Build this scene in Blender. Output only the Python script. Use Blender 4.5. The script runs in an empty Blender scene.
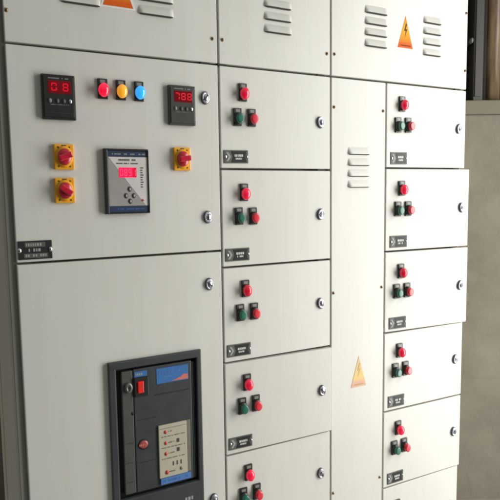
import bpy, bmesh, math, random
from mathutils import Vector, Matrix
random.seed(7)
scene = bpy.context.scene
col = scene.collection

# ------------------------------------------------------------------ materials
def new_mat(name):
    m = bpy.data.materials.new(name); m.use_nodes = True
    nt = m.node_tree
    return m, nt, nt.nodes['Principled BSDF']

def setp(b, **k):
    for n, v in k.items():
        b.inputs[n.replace('_', ' ')].default_value = v

def rgba(c): return (c[0], c[1], c[2], 1.0)

def plain(name, c, rough=0.5, metal=0.0, emit=None, es=0.0, var=0.12, bump=0.0, scale=60.0, coat=0.0):
    """base colour broken up by a little noise, roughness varied too"""
    m, nt, b = new_mat(name)
    geo = nt.nodes.new('ShaderNodeNewGeometry')
    no = nt.nodes.new('ShaderNodeTexNoise'); no.inputs['Scale'].default_value = scale; no.inputs['Detail'].default_value = 4
    nt.links.new(geo.outputs['Position'], no.inputs['Vector'])
    mx = nt.nodes.new('ShaderNodeMix'); mx.data_type = 'RGBA'
    mx.inputs['A'].default_value = rgba([x*(1-var) for x in c]); mx.inputs['B'].default_value = rgba([min(1, x*(1+var)) for x in c])
    nt.links.new(no.outputs['Fac'], mx.inputs['Factor'])
    nt.links.new(mx.outputs['Result'], b.inputs['Base Color'])
    mr = nt.nodes.new('ShaderNodeMapRange'); mr.inputs['To Min'].default_value = max(0.03, rough-0.08); mr.inputs['To Max'].default_value = min(1, rough+0.08)
    nt.links.new(no.outputs['Fac'], mr.inputs['Value']); nt.links.new(mr.outputs['Result'], b.inputs['Roughness'])
    b.inputs['Metallic'].default_value = metal
    b.inputs['Coat Weight'].default_value = coat
    if emit:
        b.inputs['Emission Color'].default_value = rgba(emit); b.inputs['Emission Strength'].default_value = es
    if bump:
        bp = nt.nodes.new('ShaderNodeBump'); bp.inputs['Strength'].default_value = bump; bp.inputs['Distance'].default_value = 0.001
        nt.links.new(no.outputs['Fac'], bp.inputs['Height']); nt.links.new(bp.outputs['Normal'], b.inputs['Normal'])
    return m

def paint_mat(name, c, rough=0.42):
    """powder-coated sheet steel: orange-peel, faint waviness, faint streaks and smudges"""
    m, nt, b = new_mat(name)
    N = nt.nodes.new; L = nt.links.new
    geo = N('ShaderNodeNewGeometry')
    big = N('ShaderNodeTexNoise'); big.inputs['Scale'].default_value = 2.3; big.inputs['Detail'].default_value = 5; big.inputs['Roughness'].default_value = 0.6
    L(geo.outputs['Position'], big.inputs['Vector'])
    mp = N('ShaderNodeMapping'); mp.inputs['Scale'].default_value = (28, 28, 2.2); L(geo.outputs['Position'], mp.inputs['Vector'])
    st = N('ShaderNodeTexNoise'); st.inputs['Scale'].default_value = 1.0; st.inputs['Detail'].default_value = 4; L(mp.outputs['Vector'], st.inputs['Vector'])
    m1 = N('ShaderNodeMix'); m1.data_type = 'RGBA'
    m1.inputs['A'].default_value = rgba([x*0.93 for x in c]); m1.inputs['B'].default_value = rgba([min(1, x*1.05) for x in c])
    L(big.outputs['Fac'], m1.inputs['Factor'])
    m2 = N('ShaderNodeMix'); m2.data_type = 'RGBA'; m2.blend_type = 'MULTIPLY'
    mr = N('ShaderNodeMapRange'); mr.inputs['From Min'].default_value = 0.45; mr.inputs['From Max'].default_value = 0.8
    mr.inputs['To Min'].default_value = 0.0; mr.inputs['To Max'].default_value = 0.22
    L(st.outputs['Fac'], mr.inputs['Value']); L(mr.outputs['Result'], m2.inputs['Factor'])
    L(m1.outputs['Result'], m2.inputs['A']); m2.inputs['B'].default_value = (0.80, 0.77, 0.70, 1)
    vs = N('ShaderNodeTexVoronoi'); vs.inputs['Scale'].default_value = 17; L(geo.outputs['Position'], vs.inputs['Vector'])
    sm = N('ShaderNodeMapRange'); sm.inputs['From Min'].default_value = 0.03; sm.inputs['From Max'].default_value = 0.075
    sm.inputs['To Min'].default_value = 0.30; sm.inputs['To Max'].default_value = 0.0; L(vs.outputs['Distance'], sm.inputs['Value'])
    pk = N('ShaderNodeTexNoise'); pk.inputs['Scale'].default_value = 6.5; L(geo.outputs['Position'], pk.inputs['Vector'])
    pr = N('ShaderNodeMapRange'); pr.inputs['From Min'].default_value = 0.56; pr.inputs['From Max'].default_value = 0.68; L(pk.outputs['Fac'], pr.inputs['Value'])
    mu = N('ShaderNodeMath'); mu.operation = 'MULTIPLY'; L(sm.outputs['Result'], mu.inputs[0]); L(pr.outputs['Result'], mu.inputs[1])
    m3 = N('ShaderNodeMix'); m3.data_type = 'RGBA'; L(mu.outputs[0], m3.inputs['Factor']); L(m2.outputs['Result'], m3.inputs['A']); m3.inputs['B'].default_value = (0.30, 0.27, 0.22, 1)
    L(m3.outputs['Result'], b.inputs['Base Color'])
    r2 = N('ShaderNodeMapRange'); r2.inputs['To Min'].default_value = rough-0.07; r2.inputs['To Max'].default_value = rough+0.12
    L(big.outputs['Fac'], r2.inputs['Value']); L(r2.outputs['Result'], b.inputs['Roughness'])
    fine = N('ShaderNodeTexNoise'); fine.inputs['Scale'].default_value = 420; fine.inputs['Detail'].default_value = 2; L(geo.outputs['Position'], fine.inputs['Vector'])
    wave = N('ShaderNodeTexNoise'); wave.inputs['Scale'].default_value = 5.0; wave.inputs['Detail'].default_value = 1; L(geo.outputs['Position'], wave.inputs['Vector'])
    b1 = N('ShaderNodeBump'); b1.inputs['Strength'].default_value = 0.12; b1.inputs['Distance'].default_value = 0.0006; L(fine.outputs['Fac'], b1.inputs['Height'])
    b2 = N('ShaderNodeBump'); b2.inputs['Strength'].default_value = 0.25; b2.inputs['Distance'].default_value = 0.006; L(wave.outputs['Fac'], b2.inputs['Height'])
    L(b1.outputs['Normal'], b2.inputs['Normal']); L(b2.outputs['Normal'], b.inputs['Normal'])
    return m

def wall_mat():
    m, nt, b = new_mat('plaster_wall')
    N = nt.nodes.new; L = nt.links.new
    geo = N('ShaderNodeNewGeometry')
    n1 = N('ShaderNodeTexNoise'); n1.inputs['Scale'].default_value = 3.0; n1.inputs['Detail'].default_value = 8; n1.inputs['Roughness'].default_value = 0.62; L(geo.outputs['Position'], n1.inputs['Vector'])
    cr = N('ShaderNodeValToRGB'); cr.color_ramp.elements[0].position = 0.3; cr.color_ramp.elements[0].color = (0.132, 0.120, 0.089, 1)
    cr.color_ramp.elements[1].position = 0.72; cr.color_ramp.elements[1].color = (0.222, 0.205, 0.160, 1)
    L(n1.outputs['Fac'], cr.inputs['Fac'])
    # hairline cracks and trowel marks
    wob = N('ShaderNodeTexNoise'); wob.inputs['Scale'].default_value = 6; L(geo.outputs['Position'], wob.inputs['Vector'])
    add = N('ShaderNodeVectorMath'); add.operation = 'MULTIPLY_ADD'; add.inputs[1].default_value = (0.16, 0.16, 0.16)
    L(wob.outputs['Color'], add.inputs[0]); L(geo.outputs['Position'], add.inputs[2])
    vo = N('ShaderNodeTexVoronoi'); vo.feature = 'DISTANCE_TO_EDGE'; vo.inputs['Scale'].default_value = 4.2; L(add.outputs['Vector'], vo.inputs['Vector'])
    mr = N('ShaderNodeMapRange'); mr.inputs['From Min'].default_value = 0.0; mr.inputs['From Max'].default_value = 0.035
    mr.inputs['To Min'].default_value = 0.10; mr.inputs['To Max'].default_value = 0.0; L(vo.outputs['Distance'], mr.inputs['Value'])
    mx = N('ShaderNodeMix'); mx.data_type = 'RGBA'; L(mr.outputs['Result'], mx.inputs['Factor']); L(cr.outputs['Color'], mx.inputs['A'])
    mx.inputs['B'].default_value = (0.08, 0.065, 0.045, 1)
    L(mx.outputs['Result'], b.inputs['Base Color']); b.inputs['Roughness'].default_value = 0.8
    n2 = N('ShaderNodeTexNoise'); n2.inputs['Scale'].default_value = 45; n2.inputs['Detail'].default_value = 6; L(geo.outputs['Position'], n2.inputs['Vector'])
    bp = N('ShaderNodeBump'); bp.inputs['Strength'].default_value = 0.35; bp.inputs['Distance'].default_value = 0.004
    L(n2.outputs['Fac'], bp.inputs['Height']); L(bp.outputs['Normal'], b.inputs['Normal'])
    return m

def wood_mat():
    m, nt, b = new_mat('brown_wood')
    N = nt.nodes.new; L = nt.links.new
    geo = N('ShaderNodeNewGeometry')
    mp = N('ShaderNodeMapping'); mp.inputs['Scale'].default_value = (40, 40, 5); L(geo.outputs['Position'], mp.inputs['Vector'])
    n = N('ShaderNodeTexNoise'); n.inputs['Scale'].default_value = 1; n.inputs['Detail'].default_value = 6; L(mp.outputs['Vector'], n.inputs['Vector'])
    cr = N('ShaderNodeValToRGB'); cr.color_ramp.elements[0].position = 0.25; cr.color_ramp.elements[0].color = (0.07, 0.038, 0.02, 1)
    cr.color_ramp.elements[1].position = 0.75; cr.color_ramp.elements[1].color = (0.29, 0.21, 0.12, 1)
    L(n.outputs['Fac'], cr.inputs['Fac']); L(cr.outputs['Color'], b.inputs['Base Color']); b.inputs['Roughness'].default_value = 0.4
    return m

def sticker_mat(name, cols):
    """bands of colour printed from the base of the triangle (Generated z = 0) to its apex"""
    m, nt, b = new_mat(name)
    N = nt.nodes.new; L = nt.links.new
    tc = N('ShaderNodeTexCoord'); sp = N('ShaderNodeSeparateXYZ'); L(tc.outputs['Generated'], sp.inputs[0])
    cr = N('ShaderNodeValToRGB'); e = cr.color_ramp.elements
    e[0].position, e[0].color = cols[0][0], rgba(cols[0][1]); e[1].position, e[1].color = cols[-1][0], rgba(cols[-1][1])
    for p, c in cols[1:-1]:
        x = e.new(p); x.color = rgba(c)
    L(sp.outputs['Z'], cr.inputs['Fac']); L(cr.outputs['Color'], b.inputs['Base Color']); b.inputs['Roughness'].default_value = 0.6; b.inputs['Specular IOR Level'].default_value = 0.15
    return m

M = dict(
    paint=paint_mat('grey_powder_coat', (0.612, 0.604, 0.556)),
    side=paint_mat('side_sheet_steel', (0.68, 0.65, 0.55), 0.5),
    gasket=plain('rubber_gasket', (0.23, 0.22, 0.195), 0.8),
    slotshade=plain('louvre_mouth_shade', (0.055, 0.052, 0.045), 0.9),  # shade inside the louvre mouths, painted as a dark face
    black=plain('black_plastic', (0.018, 0.018, 0.017), 0.38),
    dark=plain('matt_black', (0.010, 0.010, 0.010), 0.7),
    char=plain('charcoal_plastic', (0.035, 0.041, 0.043), 0.48, var=0.28, scale=26),
    char2=plain('grey_plastic_column', (0.068, 0.070, 0.066), 0.48, var=0.25, scale=30),
    meterg=plain('dark_grey_plastic', (0.040, 0.039, 0.034), 0.42),
    chrome=plain('chrome', (0.62, 0.61, 0.67), 0.27, 1.0, var=0.05),
    lockdark=plain('dark_lock_metal', (0.10, 0.09, 0.13), 0.3, 0.8),  # dark purplish metal of the lock rim and slot
    screw=plain('brass_screw', (0.30, 0.20, 0.09), 0.35, 0.9),
    red=plain('red_button', (0.62, 0.03, 0.05), 0.3, emit=(1, 0.03, 0.06), es=0.06, coat=0.3),  # faint emission put into the colour; the stop buttons hold no lamp
    green=plain('green_button', (0.012, 0.13, 0.085), 0.32, coat=0.3),
    lred=plain('red_lens', (0.60, 0.005, 0.035), 0.18, emit=(1.0, 0.004, 0.05), es=0.30, coat=0.6),
    lred2=plain('red_lens_dim', (0.52, 0.005, 0.03), 0.2, emit=(1.0, 0.004, 0.05), es=0.20, coat=0.5),
    lred3=plain('red_lens_bright', (0.60, 0.006, 0.035), 0.18, emit=(1.0, 0.006, 0.06), es=0.42, coat=0.6),
    lredon=plain('red_lens_lit', (0.6, 0.005, 0.035), 0.18, emit=(1.0, 0.004, 0.05), es=0.75, coat=0.6),
    lamber=plain('amber_lens_lit', (0.75, 0.33, 0.02), 0.18, emit=(1.0, 0.42, 0.02), es=0.55, coat=0.6),
    lblue=plain('blue_lens_lit', (0.02, 0.25, 0.75), 0.18, emit=(0.03, 0.42, 1.0), es=0.8, coat=0.6),
    legend=plain('legend_insert', (0.20, 0.20, 0.19), 0.4),
    yellow=plain('yellow_switch_plate', (0.80, 0.375, 0.012), 0.38),
    knob=plain('crimson_knob', (0.50, 0.008, 0.030), 0.3, coat=0.3),
    disp=plain('display_window', (0.03, 0.002, 0.003), 0.15, emit=(1.0, 0.0, 0.02), es=0.11),
    digit=plain('display_digits', (0.5, 0.0, 0.01), 0.4, emit=(1.0, 0.0, 0.02), es=0.38),
    dispb=plain('display_bright', (0.5, 0.0, 0.03), 0.3, emit=(1.0, 0.01, 0.09), es=0.75),
    digitb=plain('display_bright_digits', (0.6, 0.05, 0.1), 0.4, emit=(1.0, 0.08, 0.18), es=0.95),
    mface=plain('meter_face_grey', (0.31, 0.30, 0.28), 0.35),
    mface2=plain('meter_face_light', (0.58, 0.55, 0.53), 0.35),
    navy=plain('meter_navy_band', (0.028, 0.042, 0.085), 0.35),
    ink=plain('dark_print', (0.07, 0.065, 0.065), 0.5),
    white=plain('white_print', (0.62, 0.62, 0.60), 0.45),
    greyprint=plain('grey_print', (0.30, 0.31, 0.31), 0.45),
    plate=plain('nameplate_black', (0.032, 0.033, 0.033), 0.35),
    plateg=plain('nameplate_holder_grey', (0.11, 0.11, 0.10), 0.4),
    blue=plain('blue_label', (0.055, 0.165, 0.40), 0.35),
    blue2=plain('blue_strip', (0.09, 0.19, 0.45), 0.35),
    salmon=plain('salmon_print', (0.55, 0.16, 0.12), 0.4),
    beige=plain('beige_trip_unit', (0.44, 0.415, 0.315), 0.42),
    beiged=plain('beige_trip_unit_edge', (0.17, 0.155, 0.115), 0.42),
    rprint=plain('red_print', (0.55, 0.05, 0.04), 0.4),
    oval=plain('dull_red_window', (0.34, 0.07, 0.06), 0.3),
    key=plain('grey_key_lock', (0.16, 0.16, 0.15), 0.35, 0.4),
    bred=plain('bright_red_push', (0.75, 0.02, 0.015), 0.3, emit=(1, 0.02, 0.01), es=0.06),  # weak glow brightens the breaker's push button, which is not a lamp
    tri=sticker_mat('warning_triangle_print', [(0.0, (0.62, 0.10, 0.012)), (0.13, (0.64, 0.11, 0.012)), (0.24, (0.68, 0.22, 0.012)), (0.55, (0.70, 0.36, 0.018)), (1.0, (0.66, 0.20, 0.012))]),
    triover=sticker_mat('overexposed_triangle_print', [(0.0, (0.66, 0.40, 0.30)), (0.16, (0.68, 0.42, 0.30)), (0.28, (0.72, 0.54, 0.22)), (0.6, (0.72, 0.52, 0.24)), (1.0, (0.60, 0.45, 0.33))]),  # same print as tri, washed out by strong light painted into its colours
    oran=plain('orange_sticker', (0.72, 0.13, 0.012), 0.35),
    stwhite=plain('sticker_white_border', (0.72, 0.72, 0.70), 0.4),
    brownink=plain('brown_bolt_print', (0.07, 0.028, 0.008), 0.6),
    overink=plain('overexposed_bolt_print', (0.50, 0.34, 0.14), 0.4),  # bolt ink paled by the same painted-in overexposure
    wall=wall_mat(),
    sill=plain('olive_sill', (0.14, 0.122, 0.080), 0.7, bump=0.2, scale=30),
    winframe=plain('grey_window_frame', (0.040, 0.036, 0.028), 0.5, scale=15),
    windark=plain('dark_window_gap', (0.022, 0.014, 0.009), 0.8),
    wood=wood_mat(),
    floor=plain('concrete_floor', (0.25, 0.24, 0.21), 0.6, bump=0.2, scale=9, var=0.25),
)

for k in ('brownink', 'overink', 'ink', 'oran', 'stwhite', 'plate', 'plateg', 'greyprint', 'white', 'blue', 'blue2'):
    M[k].node_tree.nodes['Principled BSDF'].inputs['Specular IOR Level'].default_value = 0.18
# ------------------------------------------------------------------ mesh building
class MB:
    def __init__(s):
        s.bm = bmesh.new(); s.mats = []
    def mi(s, m):
        if m not in s.mats: s.mats.append(m)
        return s.mats.index(m)
    def _merge(s, bm2, m, smooth=False):
        i = s.mi(m); vm = {}
        for v in bm2.verts: vm[v] = s.bm.verts.new(v.co)
        for f in bm2.faces:
            try: nf = s.bm.faces.new([vm[v] for v in f.verts])
            except ValueError: continue
            nf.material_index = i; nf.smooth = smooth
        bm2.free()
    def box(s, x0, x1, y0, y1, z0, z1, m, bevel=0.0, seg=2, rot=0.0):
        b = bmesh.new(); bmesh.ops.create_cube(b, size=1)
        for v in b.verts:
            v.co = Vector(((x0+x1)/2+v.co.x*(x1-x0), (y0+y1)/2+v.co.y*(y1-y0), (z0+z1)/2+v.co.z*(z1-z0)))
        if bevel: bmesh.ops.bevel(b, geom=b.edges[:], offset=bevel, segments=seg, profile=0.6, affect='EDGES')
        if rot:
            c = Vector(((x0+x1)/2, 0, (z0+z1)/2)); R = Matrix.Rotation(rot, 4, 'Y')
            for v in b.verts: v.co = R @ (v.co-c)+c
        s._merge(b, m); return s
    def turned(s, cx, cz, prof, m, sx=1.0, sz=1.0, n=32, smooth=True):
        """solid of revolution about the panel normal; prof = [(radius, y)...] from the door outwards, closed at the tip"""
        b = bmesh.new(); rings = []
        for r, y in prof:
            if r <= 1e-6: rings.append([b.verts.new((cx, y, cz))])
            else: rings.append([b.verts.new((cx+r*sx*math.cos(2*math.pi*k/n), y, cz+r*sz*math.sin(2*math.pi*k/n))) for k in range(n)])
        for a, c in zip(rings, rings[1:]):
            for k in range(n):
                k2 = (k+1) % n
                if len(c) == 1: b.faces.new((a[k], a[k2], c[0]))
                elif len(a) == 1: b.faces.new((a[0], c[k2], c[k]))
                else: b.faces.new((a[k], a[k2], c[k2], c[k]))
        if len(rings[-1]) > 1: b.faces.new(rings[-1])
        bmesh.ops.recalc_face_normals(b, faces=b.faces[:])
        s._merge(b, m, smooth); return s
    def poly(s, pts, y0, y1, m):
        """flat prism: outline pts (x,z), front face at y0 (outer, smaller y), back at y1"""
        b = bmesh.new()
        f = [b.verts.new((x, y0, z)) for x, z in pts]; k = [b.verts.new((x, y1, z)) for x, z in pts]
        b.faces.new(f); b.faces.new(k[::-1]); n = len(pts)
        for i in range(n): b.faces.new((f[i], k[i], k[(i+1) % n], f[(i+1) % n]))
        bmesh.ops.recalc_face_normals(b, faces=b.faces[:])
        s._merge(b, m); return s
    def ringplate(s, x0, x1, z0, z1, hx0, hx1, hz0, hz1, y0, y1, m, bevel=0.0015):
        """a plate with a rectangular hole"""
        b = bmesh.new()
        def loop(a, c, d, e, y): return [b.verts.new(p) for p in ((a, y, d), (c, y, d), (c, y, e), (a, y, e))]
        of, ob = loop(x0, x1, z0, z1, y0), loop(x0, x1, z0, z1, y1)
        hf, hb = loop(hx0, hx1, hz0, hz1, y0), loop(hx0, hx1, hz0, hz1, y1)
        for i in range(4):
            j = (i+1) % 4
            b.faces.new((of[i], of[j], hf[j], hf[i])); b.faces.new((ob[j], ob[i], hb[i], hb[j]))
            b.faces.new((of[j], of[i], ob[i], ob[j])); b.faces.new((hf[i], hf[j], hb[j], hb[i]))
        bmesh.ops.recalc_face_normals(b, faces=b.faces[:])
        if bevel:
            fs = set(of) | set(hf)
            es = [e for e in b.edges if e.verts[0] in fs and e.verts[1] in fs and not ((e.verts[0] in of) ^ (e.verts[1] in of))]
            bmesh.ops.bevel(b, geom=es, offset=bevel, segments=2, profile=0.6, affect='EDGES')
        s._merge(b, m); return s
    def louvre(s, x0, x1, zb, h, d, m, md):
        """one pressed louvre hood: swells out downwards, mouth below closed by a dark face painted as its shade"""
        b = bmesh.new(); nu, nv = 24, 8; g = []
        for i in range(nu+1):
            u = i/nu; x = x0+(x1-x0)*u
            e = min(1.0, min(u, 1-u)*(x1-x0)/(d*1.3)); e = math.sin(e*math.pi/2)**0.7 if e > 0 else 0
            row = []
            for j in range(nv+1):
                v = j/nv
                row.append(b.verts.new((x, 0.0005-d*e*(0.75*v+0.25*math.sin(v*math.pi/2)), zb+h*(1-v))))
            g.append(row)
        for i in range(nu):
            for j in range(nv): b.faces.new((g[i][j], g[i][j+1], g[i+1][j+1], g[i+1][j]))
        s._merge(b, m, True)
        b = bmesh.new(); lo = []; hi = []
        for i in range(nu+1):
            u = i/nu; x = x0+(x1-x0)*u
            e = min(1.0, min(u, 1-u)*(x1-x0)/(d*1.3)); e = math.sin(e*math.pi/2)**0.7 if e > 0 else 0
            lo.append(b.verts.new((x, 0.0005-d*e+0.0007*e, zb+0.0005))); hi.append(b.verts.new((x, 0.0002-.0004*e, zb+0.0005-0.0030*e)))
        for i in range(nu): b.faces.new((lo[i], lo[i+1], hi[i+1], hi[i]))
        s._merge(b, md); return s
    def strokes(s, x0, x1, zc, h, y, m, seed, fill=0.75):
        """a line of print too small to read: short strokes of uneven width"""
        r = random.Random(seed); x = x0
        while x < x1:
            w = r.uniform(0.5, 1.1)*h*0.75
            if x+w > x1: w = x1-x
            if r.random() < fill+0.12 and w > h*0.2:
                s.box(x, x+w, y, y+0.0004, zc-h/2, zc+h/2, m)
            x += w+h*0.28
        return s
    def seven(s, cx, cz, w, h, y, m, on='abcdefg'):
        t = w*0.2
        P = dict(a=(-w/2+t*.6, w/2-t*.6, h/2-t, h/2), d=(-w/2+t*.6, w/2-t*.6, -h/2, -h/2+t), g=(-w/2+t*.6, w/2-t*.6, -t/2, t/2),
                 f=(-w/2, -w/2+t, t*.6, h/2-t*.6), b=(w/2-t, w/2, t*.6, h/2-t*.6), e=(-w/2, -w/2+t, -h/2+t*.6, -t*.6), c=(w/2-t, w/2, -h/2+t*.6, -t*.6))
        for k in on:
            a, b, c, d = P[k]; s.box(cx+a, cx+b, y, y+0.0004, cz+c, cz+d, m)
        return s
    def mesh(s, name):
        me = bpy.data.meshes.new(name); s.bm.to_mesh(me); s.bm.free()
        for m in s.mats: me.materials.append(m)
        return me

def link(name, me, parent=None, loc=(0, 0, 0), label=None, rot=(0, 0, 0)):
    o = bpy.data.objects.new(name, me); col.objects.link(o)
    o.parent = parent; o.location = loc; o.rotation_euler = rot
    if label: o['label'] = label
    return o

def thing(name, label, cat, loc, group=None, rotz=0.0):
    o = bpy.data.objects.new(name, None); col.objects.link(o); o.empty_display_size = 0.1
    o.location = loc; o.rotation_euler = (0, 0, rotz); o['label'] = label; o['category'] = cat
    if group: o['group'] = group
    return o

def copy_tree(o, parent):
    c = o.copy(); col.objects.link(c); c.parent = parent
    for ch in list(o.children): copy_tree(ch, c)
    return c

# ------------------------------------------------------------------ small fittings (front plane of a door is y = 0, outwards is -y)
def holder(b):
    b.box(-.0115, .0115, -.005, .0005, -.0185, .0270, M['black'], .0015)
    b.box(-.0060, .0060, -.0056, -.004, .0165, .0240, M['legend'])
    b.turned(0, 0, [(.0122, -.004), (.0122, -.010), (.0110, -.0125)], M['black'], 1.0, 1.28)
    return b
def button_mesh(m):
    b = holder(MB())
    b.turned(0, 0, [(.0098, -.011), (.0098, -.021), (.0090, -.0228), (.0070, -.0232), (0, -.0228)], m, 1.0, 1.28)
    return b.mesh('push_button')
def lamp_mesh(m):
    b = holder(MB())
    pr = [(.0118, -.011), (.0118, -.0165)]+[(.0118*math.cos(a), -.0165-.0085*math.sin(a)) for a in (0.2, 0.45, 0.7, 0.95, 1.2, 1.4)]+[(0, -.0250)]
    b.turned(0, 0, pr, m, 1.0, 1.30)
    return b.mesh('indicator_lamp')
def lock_mesh(angle):
    b = MB()
    b.turned(0, 0, [(.0112, .0005), (.0112, -.003), (.0104, -.0050)], M['lockdark'], 1, 1.45)
    b.turned(0, 0, [(.0100, -.0045), (.0096, -.0068), (.0080, -.0078), (.0066, -.0066), (.0062, -.0052)], M['chrome'], 1, 1.45)
    b.turned(0, 0, [(.0058, -.0050), (.0056, -.0080), (.0040, -.0094), (0, -.0098)], M['chrome'], 1, 1.45)
    b.box(-.0014, .0014, -.0104, -.0090, -.0075, .0075, M['lockdark'], rot=angle)
    return b.mesh('door_lock')
def nameplate_mesh(w, h, seed):
    b = MB()
    b.box(-w/2, w/2, -.0022, .0005, -h/2, h/2, M['plateg'], .0008)
    b.poly([(-w*.20, -h*.42), (w*.44, -h*.42), (w*.36, 0), (w*.44, h*.42), (-w*.20, h*.42), (-w*.13, 0)], -.0030, -.0018, M['plate'])
    b.strokes(-w*.07, w*.27, h*.09, h*.17, -.0034, M['white'], seed, .85); b.strokes(-w*.03, w*.22, -h*.15, h*.13, -.0034, M['white'], seed+30, .8)
    b.poly([(-w*.42, h*.34), (-w*.33, h*.34), (-w*.22, 0), (-w*.33, -h*.34), (-w*.42, -h*.34), (-w*.31, 0)], -.0028, -.0018, M['greyprint'])
    b.turned(-w*.43, 0, [(.0042, -.0015), (.0040, -.0036), (.0020, -.0046), (0, -.0048)], M['chrome'], .8, 1.1, n=16)
    b.turned(w*.455, 0, [(.0036, -.0015), (.0034, -.0034), (0, -.0044)], M['chrome'], .7, 1.1, n=16)
    return b.mesh('nameplate')
def screw_mesh():
    b = MB()
    b.turned(0, 0, [(.0040, .0005), (.0040, -.0012), (.0030, -.0028), (0, -.0034)], M['screw'], .85, 1.15, n=16)
    b.box(-.0030, .0030, -.0040, -.0030, -.0005, .0005, M['dark'], rot=random.uniform(0, 3))
    return b.mesh('screw')
SCREW = screw_mesh()
def rotary_mesh(ang):
    b = MB()
    b.box(-.0215, .0215, -.0075, .0005, -.028, .028, M['yellow'], .002)
    b.turned(0, 0, [(.0185, -.007), (.0185, -.0085)], M['yellow'], 1, 1.3)
    for k in range(4):
        a = math.radians(45+90*k)
        b.turned(.0165*math.cos(a)*1.05, .0225*math.sin(a)*1.35*.98, [(.0018, -.0072), (.0016, -.0084)], M['ink'], 1, 1.2, n=10)
    b.box(-.0045, .0045, -.0082, -.0070, .0235, .0262, M['ink'])
    b.turned(0, 0, [(.0145, -.0080), (.0140, -.0180), (.0125, -.0200)], M['knob'], 1, 1.3)
    b.box(-.0066, .0066, -.0305, -.0190, -.0150, .0150, M['knob'], .0035, 4, rot=ang)
    return b.mesh('rotary_switch')
def meter_mesh(w, h, body, on):
    b = MB()
    b.box(-w/2, w/2, -.010, .0005, -h/2, h/2, body, .0022)
    b.box(-w/2+.004, w/2-.004, -.0115, -.0095, -h/2+.005, h/2-.005, body, .001)
    b.box(-w*.31, w*.37, -.0122, -.0110, h*.08, h*.36, M['disp'], .0005)
    for i, k in enumerate(on):
        b.seven(-w*.31+w*.68*(i+.5)/len(on), h*.22, w*.165, h*.175, -.0127, M['digit'], k)
    b.strokes(-w*.30, w*.02, h*.41, h*.022, -.0119, M['greyprint'], 3); b.strokes(w*.10, w*.30, h*.41, h*.022, -.0119, M['greyprint'], 5)
    for x, mm in ((-.27, 'legend'), (-.05, 'char2'), (.14, 'char2'), (.33, 'chrome')):
        b.turned(x*w, -h*.085, [(.0040, -.011), (.0038, -.0130), (.0022, -.0142), (0, -.0144)], M[mm], .9, 1.3, n=16)
    b.strokes(-w*.28, w*.28, -h*.17, h*.018, -.0119, M['legend'], 8)
    b.box(-w*.40, w*.40, -.0119, -.0112, -h*.36, -h*.355, M['char2'])
    return b.mesh('digital_meter')
def controller_mesh(w, h):
    b = MB(); X = lambda p: (p-216.5)/283*w; Z = lambda p: (257.5-p)/405*h
    b.ringplate(-w/2, w/2, -h/2, h/2, X(97), X(352), Z(452), Z(68), -.012, .0005, M['black'], .002)
    b.box(X(97), X(352), -.0085, -.004, Z(452), Z(68), M['dark'])
    b.box(X(98), X(351), -.0092, -.008, Z(105), Z(70), M['navy'])
    b.box(X(98), X(351), -.0092, -.008, Z(450), Z(411), M['navy'])
    b.poly([(X(99), Z(106)), (X(330), Z(410)), (X(99), Z(410))], -.0092, -.008, M['mface'])
    b.poly([(X(101), Z(106)), (X(350), Z(106)), (X(350), Z(410)), (X(332), Z(410))], -.0092, -.008, M['mface2'])
    b.strokes(X(165), X(275), Z(124), h*.026, -.0096, M['ink'], 11); b.strokes(X(150), X(295), Z(146), h*.018, -.0096, M['ink'], 12)
    b.strokes(X(120), X(335), Z(88), h*.020, -.0096, M['greyprint'], 21, .4); b.strokes(X(150), X(320), Z(430), h*.018, -.0096, M['blue'], 22)
    b.box(X(165), X(278), -.0098, -.008, Z(233), Z(171), M['dispb'], .0005)
    for i, k in enumerate(('abcdef', 'abcdefg', 'abcdfg', 'bc')):
        b.seven(X(181+27*i), Z(202), w*.062, h*.105, -.0102, M['digitb'], k)
    b.box(X(254), X(277), -.0100, -.009, Z(231), Z(173), M['lred'])
    for i in range(9): b.box(X(303), X(303+(14 if i % 3 else 20)), -.0096, -.009, Z(176+i*15), Z(169+i*15), M['ink'])
    for x, z in ((230, 306), (206, 347), (256, 347), (232, 382)):
        b.turned(X(x), Z(z), [(.0046, -.0085), (.0046, -.0100), (.0038, -.0108), (0, -.0110)], M['ink'], 1, 1.35, n=18)
        b.turned(X(x), Z(z), [(.0026, -.0105), (.0022, -.0116), (0, -.0118)], M['mface'], 1, 1.35, n=14)
    b.poly([(X(300), Z(378)), (X(312), Z(368)), (X(324), Z(378)), (X(312), Z(386))], -.0097, -.009, M['oval'])
    return b.mesh('power_factor_controller')
def big_nameplate_mesh(w, h):
    b = MB()
    b.box(-w/2, w/2, -.0025, .0005, -h/2, h/2, M['plate'], .0008)
    b.box(-w*.30, w*.30, -.0029, -.002, h*.16, h*.42, M['plateg']); b.box(-w*.34, w*.36, -.0029, -.002, -h*.42, -h*.18, M['plateg'])
    b.strokes(-w*.27, w*.27, h*.29, h*.15, -.0033, M['greyprint'], 31); b.strokes(-w*.20, w*.16, h*.0, h*.16, -.0033, M['greyprint'], 32)
    b.strokes(-w*.30, w*.32, -h*.29, h*.13, -.0033, M['greyprint'], 33)
    for sx in (-1, 1): b.turned(sx*w*.455, 0, [(.0052, -.002), (.0048, -.0042), (.0020, -.0056), (0, -.0058)], M['chrome'], .8, 1.15, n=18)
    return b.mesh('nameplate')
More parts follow.
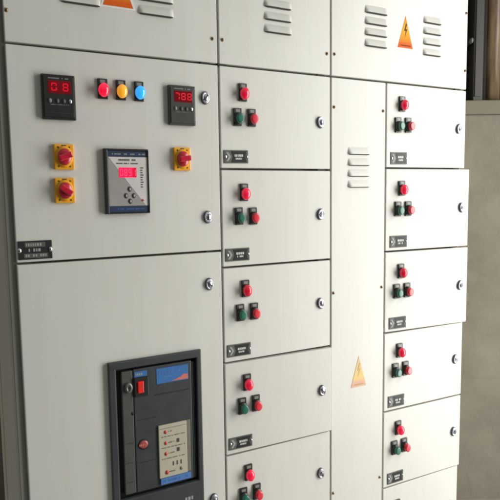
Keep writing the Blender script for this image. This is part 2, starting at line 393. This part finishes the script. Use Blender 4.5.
def triangle_mesh(w, h, overexposed=False):
    """warning triangle: printed vinyl sheet; origin at the middle of the base"""
    b = MB(); t = .0008
    b.poly([(-w/2, 0), (w/2, 0), (0, h)], -t, .0003, M['triover' if overexposed else 'tri'])
    k = M['overink' if overexposed else 'brownink']
    bolt = [(.02, .78), (-.10, .52), (.01, .54), (-.05, .34), (.12, .60), (.01, .58), (.09, .74)]
    b.poly([(x*w, z*h) for x, z in bolt], -t-.0004, -t+.0002, k)
    b.strokes(-w*.36, w*.36, h*.075, h*.035, -t-.0003, k, 41)
    return b.mesh('warning_sticker')
def wide_sticker_mesh(w, h):
    b = MB()
    b.poly([(-w/2-.006, -.004), (w/2+.006, -.004), (.006, h+.004), (-.006, h+.004)], -.0006, .0003, M['stwhite'])
    b.poly([(-w/2, 0), (w/2, 0), (0, h)], -.0011, -.0002, M['tri'])
    b.poly([(x*w, z*h) for x, z in [(.02, .78), (-.10, .52), (.01, .54), (-.05, .34), (.12, .60), (.01, .58), (.09, .74)]], -.0015, -.0009, M['brownink'])
    return b.mesh('warning_sticker')
def vent_mesh(w, n, pitch):
    b = MB()
    for k in range(n): b.louvre(0, w, k*pitch, .0215, .0085, M["paint"], M["slotshade"])
    return b.mesh('louvre_vent')

RED, GREEN, LRED = button_mesh(M['red']), button_mesh(M['green']), lamp_mesh(M['lred'])
LREDON, LAMBER, LBLUE = lamp_mesh(M['lredon']), lamp_mesh(M['lamber']), lamp_mesh(M['lblue'])
LOCKS = [lock_mesh(a) for a in (0.0, 0.6, 2.4, 1.2)]
NP_MID, NP_RIGHT = [nameplate_mesh(.0700, .0335, 51+k) for k in range(6)], [nameplate_mesh(.0650, .0365, 61+k) for k in range(6)]
LAMPS = [LRED, lamp_mesh(M['lred2']), lamp_mesh(M['lred3'])]

# ------------------------------------------------------------------ layout (metres): seams between the panels as built
X0, X1, X2, X3, X4 = 0.1257, 0.6226, 0.9682, 1.1706, 1.5083
TOPZ, ZT, ZL, ZB = 2.16, 1.7749, 1.3050, 0.245
MZ = [1.7749, 1.5150, 1.2600, 1.0045, 0.7490, 0.4945, 0.2450]
RZ = [1.7749, 1.5225, 1.2690, 1.0150, 0.7620, 0.5100, 0.2450]
G, TH, DEP = 0.0028, 0.018, 0.72          # half gap, door thickness, cabinet depth
GROUP = 'steel switchboard cabinets bolted side by side'

def sheet(w, h):
    """folded door or cover: origin at its lower left front corner"""
    b = MB(); b.box(0, w, 0, TH, 0, h, M['paint'], .0018, 3)
    return b.mesh('door')

def carcass(parent, x0, x1, xm=None, latch=(), bare_left=False):
    """frame behind the doors, sides, back, top, plinth; xm = inner uprights, latch = (x, z) of black catches seen in the gaps"""
    ox = parent.location.x
    b = MB(); a, c = x0-ox, x1-ox
    y0 = TH+.0015
    # uprights with the rubber gasket the doors close on
    e = .0012
    b.box(a+e, a+.035, y0, y0+.03, .10, TOPZ-.002, M['gasket']); b.box(c-.035, c-e, y0, y0+.03, .10, TOPZ-.002, M['gasket'])
    for x in xm or []: b.box(x-ox-.02, x-ox+.02, y0, y0+.03, .10, TOPZ-.002, M['gasket'])
    b.box(a+.035, c-.035, y0+.012, y0+.016, .10, TOPZ-.004, M['gasket'])
    for x, z in latch: b.box(x-ox-.012, x-ox+.012, .0035, y0+.002, z-.0024, z+.0024, M['dark'])
    # body
    b.box(a+e, c-e, y0+.031, DEP, .10, TOPZ-.001, M['side'], .002)
    b.box(a-.001+e, c+.001-e, -.004+TH, DEP+.01, TOPZ, TOPZ+.018, M['paint'], .002)
    b.box(a+.01, c-.01, .03, DEP-.02, 0, .0995, M['char'])
    if bare_left:                                          # the end of the row: corner post, flange and recessed side sheet
        b.box(a-.0035, a+e-.0003, y0, y0+.030, .10, TOPZ-.002, M['gasket'])
        b.box(a-.0065, a+.0008, y0+.031, y0+.046, .10, TOPZ-.002, M['paint'], .0015)
        b.box(a-.0065, a+.0008, y0+.170, y0+.182, .10, TOPZ-.002, M['paint'], .0015)
        b.box(a-.0065, a+.0008, DEP-.03, DEP-.002, .10, TOPZ-.002, M['side'], .0015)
    o = link('carcass', b.mesh('carcass'), parent)
    return o

def place(parent, name, x0, x1, z0, z1, me=None, label=None, ajar=0.0):
    """a door or cover between seams x0..x1, z0..z1 ; ajar = how far its free edge stands out"""
    ox = parent.location.x
    w, h = x1-x0-2*G, z1-z0-2*G
    rz = -math.asin(ajar/w) if ajar else 0.0
    return link(name, me or sheet(w, h), parent, (x0+G-ox, -parent.location.y, z0+G), label, (0, 0, rz))

def fit(door, name, me, x, z, ox, label=None, rot=0.0):
    """fitting at world (x, z) on a door standing at origin ox = its lower-left corner"""
    return link(name, me, door, (x-ox[0], 0, z-ox[1]), label, (0, rot, 0))

# ---- left cabinet: cover, meter door, breaker door
left = thing('switchboard_cabinet', 'wide grey cabinet with digital meters, three pilot lamps and the dark breaker', 'cabinet', ((X0+X1)/2, 0, 0), GROUP)
carcass(left, X0, X1, latch=[(X1-.035, ZT)], bare_left=True)
d = place(left, 'top_cover', X0, X1, ZT, TOPZ); o = (X0+G, ZT+G)
V4 = vent_mesh(.0885, 4, .0315)
fit(d, 'louvre_vent', V4, .2440, 1.8745, o); fit(d, 'louvre_vent', V4, .4180, 1.8725, o)
fit(d, 'warning_sticker', wide_sticker_mesh(.0700, .100), .3725, 1.8800, o)
for x, z in ((.1345, 1.841), (.6070, 1.8355), (.1345, 2.10), (.6070, 2.10)): fit(d, 'screw', SCREW, x, z, o)

d = place(left, 'meter_door', X0, X1, ZL, ZT); o = (X0+G, ZL+G)
fit(d, 'digital_meter', meter_mesh(.0715, .0970, M['black'], ('abcdef', 'abcdefg')), .2310, 1.6670, o, 'black square panel meter with a two-digit red display')
fit(d, 'digital_meter', meter_mesh(.0690, .0950, M['meterg'], ('abc', 'abcdefg', 'abcdefg')), .5195, 1.6665, o, 'charcoal square panel meter beside the upper door lock')
fit(d, 'power_factor_controller', controller_mesh(.1050, .1510), .3770, 1.4835, o, 'large square controller with a pale diagonal face and bright red display')
for x, me, lb in ((.3290, LREDON, 'lit red pilot lamp'), (.3710, LAMBER, 'lit amber pilot lamp'), (.4140, LBLUE, 'lit blue pilot lamp')):
    fit(d, 'indicator_lamp', me, x, 1.6890, o, lb)
for x, z, a in ((.2370, 1.5380, 1.2), (.2355, 1.4635, 2.2), (.5170, 1.5380, 1.45)): fit(d, 'rotary_switch', rotary_mesh(a), x, z, o)
fit(d, 'nameplate', big_nameplate_mesh(.0710, .0410), .1672, 1.3338, o)
fit(d, 'door_lock', LOCKS[1], .5838, 1.6899, o); fit(d, 'door_lock', LOCKS[0], .5838, 1.3935, o)

HX0, HX1, HZ0, HZ1 = .3235, .5480, .6480, 1.0475      # hole for the breaker
b = MB(); ox, oz = X0+G, ZB+G
b.ringplate(0, X1-X0-2*G, 0, ZL-ZB-2*G, HX0-ox, HX1-ox, HZ0-oz, HZ1-oz, 0, TH, M['paint'], .0018)
d = place(left, 'breaker_door', X0, X1, ZB, ZL, b.mesh('door')); o = (ox, oz)
b = MB()                                               # moulded surround clipped into the hole
b.ringplate(.3155-ox, .5540-ox, .6400-oz, 1.0550-oz, .3330-ox, .5405-ox, .7080-oz, 1.0360-oz, -.0100, -.0003, M['char'], .003)
b.strokes(.500-ox, .525-ox, .6670-oz, .009, -.0106, M['greyprint'], 61)
link('cutout_surround', b.mesh('cutout_surround'), d)
fit(d, 'door_lock', LOCKS[2], .5841, 1.2212, o); fit(d, 'door_lock', LOCKS[0], .5850, .6400, o)

# ---- the draw-out breaker standing behind the cut-out
cb = thing('circuit_breaker', 'black air circuit breaker with blue label and beige trip unit in the lower left door', 'circuit breaker', (.4360, .05, .655))
cx, cy, cz = cb.location
def rel(b_fn, name, label=None):
    b = MB(); b_fn(b); o = link(name, b.mesh(name), cb, (-cx, -cy, -cz), label); return o
def f_body(b):
    b.box(.3270, .5450, .0120, .0175, .6505, 1.0450, M['dark'])
    b.box(.3270, .5450, .0176, .2000, .6505, 1.0450, M['dark'])
rel(f_body, 'chassis')
def f_face(b):
    b.box(.3765, .5280, -.0030, .0118, .7150, 1.0290, M['char'], .002)
    b.box(.3800, .4310, -.0036, -.0020, .8990, .9000, M['dark']); b.box(.3800, .4310, -.0036, -.0020, .7900, .7908, M['dark'])
    b.box(.4290, .5225, -.0042, -.0020, .9550, .9565, M['dark'])
face = rel(f_face, 'front_cover')
def f_col(b):
    b.box(.3480, .3755, -.0015, .0118, .7150, 1.0270, M['char2'], .002)
    b.turned(.3725, .9190, [(.0030, -.001), (.0028, -.0025)], M['dark'], 1, 1.5, n=14)
    for k in range(3): b.box(.3520, .3715, -.0022, -.0010, .7450+k*.05, .7460+k*.05, M['char'])
rel(f_col, 'side_column')
def f_rail(b):
    b.box(.5300, .5345, -.0010, .0118, .7150, 1.0250, M['char2'], .001); b.box(.5365, .5395, .0020, .0118, .7150, 1.0250, M['char'], .001)
rel(f_rail, 'side_rail')
def f_blue(b):
    b.box(.4350, .5190, -.0040, -.0022, .9825, 1.0215, M['blue'], .0004)
    b.poly([(.473, .9850), (.518, .9845), (.518, .9960), (.507, .9985), (.498, .9920)], -.0044, -.0036, M['salmon'])
    b.strokes(.441, .500, 1.0090, .0060, -.0044, M['blue2'], 71)
    b.poly([(.440, .9990), (.470, .9965), (.500, 1.0030), (.470, .9995)], -.0044, -.0036, M['blue2'])
rel(f_blue, 'brand_label')
def f_sb(b):
    b.box(.3790, .4110, -.0040, -.0022, 1.0090, 1.0225, M['blue'], .0004); b.strokes(.382, .405, 1.0155, .005, -.0044, M['greyprint'], 72)
rel(f_sb, 'model_label')
def f_push(b):
    b.ringplate(.3785, .4130, .9600, 1.0075, .3855, .4010, .9690, .9990, -.0070, -.0022, M['black'], .001)
    b.box(.3860, .4005, -.0100, -.0022, .9695, .9985, M['bred'], .0015)
    b.box(.3905, .3960, -.0104, -.0095, .9800, .9880, M['rprint'])
rel(f_push, 'push_button')
def f_key(b):
    b.turned(.3640, .9860, [(.0095, -.0010), (.0095, -.0060), (.0080, -.0085), (.0030, -.0088), (.0028, -.0060)], M['key'], 1, 1.4)
    b.box(.3625, .3655, -.0092, -.0080, .9790, .9930, M['dark'])
rel(f_key, 'key_lock')
def f_oval(b):
    b.turned(.3985, .8360, [(.0145, -.0025), (.0145, -.0042), (.0130, -.0048)], M['dark'], 1, .95)
    b.turned(.3965, .8360, [(.0120, -.0040), (.0112, -.0060), (.006, -.0064), (0, -.0065)], M['oval'], 1, .85)
    b.strokes(.385, .404, .8360, .005, -.0072, M['salmon'], 73)
rel(f_oval, 'status_window')
def f_trip(b):
    b.box(.4350, .5100, -.0075, -.0022, .7375, .8755, M['beige'], .0015)
    b.box(.5102, .5205, -.0055, -.0022, .7375, .8755, M['beiged'], .0010)
    b.box(.4362, .5085, -.0079, -.0070, .8660, .8668, M['beiged'])
    for z in (.8570, .8280, .8000): b.turned(.4530, z, [(.0042, -.0070), (.0040, -.0086), (0, -.0090)], M['rprint'], .9, 1.2, n=14)
    b.turned(.4545, .7510, [(.0048, -.0070), (.0046, -.0090), (0, -.0094)], M['rprint'], .9, 1.2, n=14)
    for z in (.8290, .8050): b.box(.4820, .4890, -.0081, -.0070, z-.0050, z+.0050, M['ink'])
    for k in range(3): b.box(.4700+k*.0105, .4732+k*.0105, -.0080, -.0070, .7650, .7760, M['ink'])
    b.turned(.4925, .7530, [(.0040, -.0070), (.0038, -.0086), (0, -.0090)], M['beiged'], .9, 1.2, n=14)
    for i, z in enumerate((.8570, .8280, .8000, .7510)): b.strokes(.4600, .4760, z, .0030, -.0079, M['beiged'], 80+i)
    for i, z in enumerate((.8450, .8160, .7870)): b.strokes(.4420, .5050, z, .0022, -.0079, M['beiged'], 90+i)
trip = rel(f_trip, 'trip_unit')
b = MB(); b.box(.4375, .5190, -.0082, -.0022, .7205, .7365, M['blue2'], .0006); b.strokes(.443, .510, .7290, .0050, -.0086, M['blue'], 74)
link('blue_strip', b.mesh('blue_strip'), trip)

# ---- middle cabinet: cover and a stack of starter doors
mid = thing('switchboard_cabinet', 'narrow middle cabinet with one stack of starter doors under a single louvred cover', 'cabinet', ((X1+X2)/2, 0, 0), GROUP)
carcass(mid, X1, X2, latch=[(X2-.030, z) for z in MZ[:-1]]+[(X1+.012, ZT)])
d = place(mid, 'top_cover', X1, X2, ZT, TOPZ); o = (X1+G, ZT+G)
fit(d, 'louvre_vent', vent_mesh(.0850, 4, .0320), .7550, 1.8710, o)
for x, z in ((.6345, 1.8360), (.9550, 1.8345), (.6345, 2.10), (.9550, 2.10)): fit(d, 'screw', SCREW, x, z, o)

def starter_doors(root, xa, xb, zs, pos, ajar, np_mesh, labels):
    lx, gx, rx, kx, nx, lz, bz, kz, nz = pos
    proto = None
    w = xb-xa-2*G; h0 = zs[0]-zs[1]-2*G
    for k in range(len(zs)-1):
        h = zs[k]-zs[k+1]-2*G
        if proto is None:
            dd = place(root, 'starter_door', xa, xb, zs[k+1], zs[k])
            link('indicator_lamp', LRED, dd, (lx, 0, lz)); link('start_button', GREEN, dd, (gx, 0, bz), 'green push button'); link('stop_button', RED, dd, (rx, 0, bz), 'red push button')
            link('door_lock', LOCKS[0], dd, (kx, 0, kz)); link('nameplate', np_mesh[0], dd, (nx, 0, nz))
            proto = dd
        else:
            dd = copy_tree(proto, root)
            dd.data = sheet(w, h)
            dd.location.z = zs[k+1]+G
        a = ajar[k]; dd.rotation_euler = (0, 0, -math.asin(a/w) if a else 0.0)
        if labels[k]: dd['label'] = labels[k]
        elif 'label' in dd: del dd['label']
        for c in dd.children:
            if c.name.startswith('door_lock'): c.data = LOCKS[(0, 3, 0, 2, 0, 1)[k]]; 
            if c.name.startswith('nameplate'):
                c.data = np_mesh[k]; c.location.z += random.uniform(-.0009, .0009); c.rotation_euler.y = random.uniform(-.014, .014)
            elif c.name.startswith('door_lock'): c.rotation_euler.y = random.uniform(-.25, .25)
            else:
                c.location.x += random.uniform(-.0006, .0006); c.location.z += random.uniform(-.0008, .0008); c.rotation_euler.y = random.uniform(-.035, .035)
                if c.name.startswith('indicator_lamp'): c.data = LAMPS[(0, 2, 1, 0, 2, 1)[k]]

starter_doors(mid, X1, X2, MZ, (.0635, .0475, .0895, .3060, .0420, .1890, .1260, .1280, .0290),
              (0, .0006, 0, .0085, 0, 0), NP_MID, (None, None, None, 'starter door standing slightly ajar', None, None))

# ---- right cabinet: wide cover, cable alley cover, second stack of doors
right = thing('switchboard_cabinet', 'far cabinet with a tall plain cable cover left of its starter doors, some ajar', 'cabinet', ((X2+X4)/2, 0, 0), GROUP)
carcass(right, X2, X4, xm=[X3], latch=[(X4-.035, z) for z in (ZT, RZ[1], RZ[2])])
d = place(right, 'top_cover', X2, X4, ZT, TOPZ); o = (X2+G, ZT+G)
fit(d, 'louvre_vent', vent_mesh(.0845, 4, .0310), 1.0870, 1.8715, o); fit(d, 'louvre_vent', vent_mesh(.0770, 4, .0318), 1.3135, 1.8690, o)
fit(d, 'warning_sticker', triangle_mesh(.0600, .0930), 1.2425, 1.8800, o)
for x, z in ((.9805, 1.8360), (1.4980, 1.8355), (1.4980, 2.0150), (.9805, 2.0150)): fit(d, 'screw', SCREW, x, z, o)
d = place(right, 'cable_cover', X2, X3, ZB, ZT); o = (X2+G, ZB+G)
fit(d, 'louvre_vent', vent_mesh(.0835, 4, .0315), 1.0275, 1.4670, o)
fit(d, 'warning_sticker', triangle_mesh(.0580, .0950, True), 1.0720, .8640, o, 'faded warning triangle, paleness painted into its print')
for x, z in ((.9795, 1.6910), (.9778, 1.1605), (.9775, .5500), (1.1585, 1.6900), (1.1585, 1.1620), (1.1580, .5540)): fit(d, 'screw', SCREW, x, z, o)
starter_doors(right, X3, X4, RZ, (.0575, .0430, .0840, .3010, .0480, .1850, .1225, .1255, .0265),
              (0, .0210, .0225, .0072, .0068, 0), NP_RIGHT, (None, 'starter door standing ajar', 'starter door standing ajar', 'starter door very slightly ajar', 'starter door very slightly ajar', None))

# ------------------------------------------------------------------ camera
YAW, PITCH, ROLL = 0.4892756604, -0.0982906678, -0.0137097538
CAM = Vector((0.0, -1.324, 1.45))
fw = Vector((math.sin(YAW)*math.cos(PITCH), math.cos(YAW)*math.cos(PITCH), math.sin(PITCH)))
r = fw.cross(Vector((0, 0, 1))).normalized(); u = r.cross(fw)
r2 = r*math.cos(ROLL)+u*math.sin(ROLL); u2 = -r*math.sin(ROLL)+u*math.cos(ROLL)
cd = bpy.data.cameras.new('camera'); cam = bpy.data.objects.new('camera', cd); col.objects.link(cam)
cam.matrix_world = Matrix(((r2.x, u2.x, -fw.x, CAM.x), (r2.y, u2.y, -fw.y, CAM.y), (r2.z, u2.z, -fw.z, CAM.z), (0, 0, 0, 1)))
cd.sensor_width = 36; cd.lens = 40.801; cd.clip_start = 0.02; cd.clip_end = 60
scene.camera = cam

# ------------------------------------------------------------------ setting: floor, wall with the window end, all in the wall's own axes
b = MB(); b.box(-2.5, 3.2, -3.0, 3.2, -.1, 0, M['floor']); fl = link('floor', b.mesh('floor')); fl['kind'] = 'structure'
WANG = -YAW                                            # the wall runs askew behind the row
WO = Vector((math.sin(YAW)*2.55, math.cos(YAW)*2.55-1.324, 0))
def wallobj(name, mb, label=None, cat=None, kind=None):
    o_ = link(name, mb.mesh(name), None, WO, label, (0, 0, WANG))
    if cat: o_['category'] = cat
    if kind: o_['kind'] = kind
    return o_
WX0, WZ0 = 0.9500, 1.8470                               # lower left corner of the window recess
b = MB()
b.box(-2.0, 1.60, 0, .15, 0, WZ0-.063, M['wall']); b.box(-2.0, WX0, 0, .15, WZ0-.063, 3.0, M['wall'])
b.box(1.60, 1.75, 0, .15, 0, 3.0, M['wall']); b.box(WX0, 1.60, 0, .15, 2.75, 3.0, M['wall'])
wallobj('wall', b, kind='structure')
b = MB(); b.box(WX0+.001, 1.599, -.012, .15, WZ0-.062, WZ0, M['sill'], .007, 4)
wallobj('window_sill', b, kind='structure')
wn = thing('window', 'grey window frame with a dark gap beside the far cabinet', 'window', WO+Matrix.Rotation(WANG, 3, 'Z') @ Vector((1.054, .02, WZ0+.001)), rotz=WANG)
b = MB()
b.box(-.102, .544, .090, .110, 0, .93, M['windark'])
link('pane', b.mesh('pane'), wn)
b = MB(); b.box(-.0530, -.0110, .004, .085, 0, .93, M['winframe'], .003); b.box(-.0470, -.0190, -.001, .0038, .02, .92, M['winframe'], .001)
link('frame', b.mesh('frame'), wn)
b = MB(); b.turned(-.0640, .262, [(.006, .03), (.006, .0), (.005, -.004), (0, -.005)], M['legend'], .8, 1.8, n=16); b.box(-.068, -.060, .02, .088, .25, .275, M['windark'])
link('latch', b.mesh('latch'), wn)
b = MB()
bm2 = bmesh.new(); n = 28
lo = [bm2.verts.new((.029*math.cos(2*math.pi*k/n), .029*math.sin(2*math.pi*k/n), 0)) for k in range(n)]
hi = [bm2.verts.new((v.co.x, v.co.y, .93)) for v in lo]
for k in range(n): bm2.faces.new((lo[k], lo[(k+1) % n], hi[(k+1) % n], hi[k]))
bm2.faces.new(lo[::-1]); bm2.faces.new(hi); b._merge(bm2, M['wood'], True)
post = wallobj('wooden_post', b, 'brown varnished post standing on the sill right of the grey window frame', 'post')
post.location = WO+Matrix.Rotation(WANG, 3, 'Z') @ Vector((1.092, .035, WZ0+.001))

# ------------------------------------------------------------------ light: daylight from an opening to the front right, soft room fill
def area(name, loc, target, sx, sy, power, c):
    l = bpy.data.lights.new(name, 'AREA'); l.shape = 'RECTANGLE'; l.size = sx; l.size_y = sy; l.energy = power; l.color = c
    o_ = bpy.data.objects.new(name, l); col.objects.link(o_); o_.location = loc
    o_.rotation_euler = (Vector(target)-Vector(loc)).to_track_quat('-Z', 'Y').to_euler()
    return o_
area('window_light', (2.42, -1.22, 1.36), (0.9, 0.0, 1.12), 0.9, 2.7, 77, (1.0, 0.995, 0.962))
w = bpy.data.worlds.new('World'); scene.world = w; w.use_nodes = True
wn_ = w.node_tree; bg = wn_.nodes['Background']
# dim room: pale ceiling overhead, darker towards the floor
tc = wn_.nodes.new('ShaderNodeTexCoord'); sx_ = wn_.nodes.new('ShaderNodeSeparateXYZ'); wn_.links.new(tc.outputs['Generated'], sx_.inputs[0])
mr = wn_.nodes.new('ShaderNodeMapRange'); mr.inputs['From Min'].default_value = -1.0; mr.inputs['From Max'].default_value = 1.0
wn_.links.new(sx_.outputs['Z'], mr.inputs['Value'])
cr = wn_.nodes.new('ShaderNodeValToRGB'); e = cr.color_ramp.elements
e[0].position = 0.40; e[0].color = (0.04, 0.04, 0.037, 1); e[1].position = 1.0; e[1].color = (0.60, 0.61, 0.58, 1)
x = e.new(0.55); x.color = (0.11, 0.112, 0.103, 1); x = e.new(0.75); x.color = (0.34, 0.345, 0.325, 1)
wn_.links.new(mr.outputs['Result'], cr.inputs['Fac']); wn_.links.new(cr.outputs['Color'], bg.inputs['Color'])
bg.inputs['Strength'].default_value = 0.98

scene.render.engine = 'CYCLES'
scene.cycles.use_denoising = True
scene.cycles.max_bounces = 6
scene.cycles.filter_width = 2.5
scene.view_settings.view_transform = 'Standard'; scene.view_settings.look = 'None'; scene.view_settings.exposure = 0
scene.render.resolution_x = scene.render.resolution_y = 1024
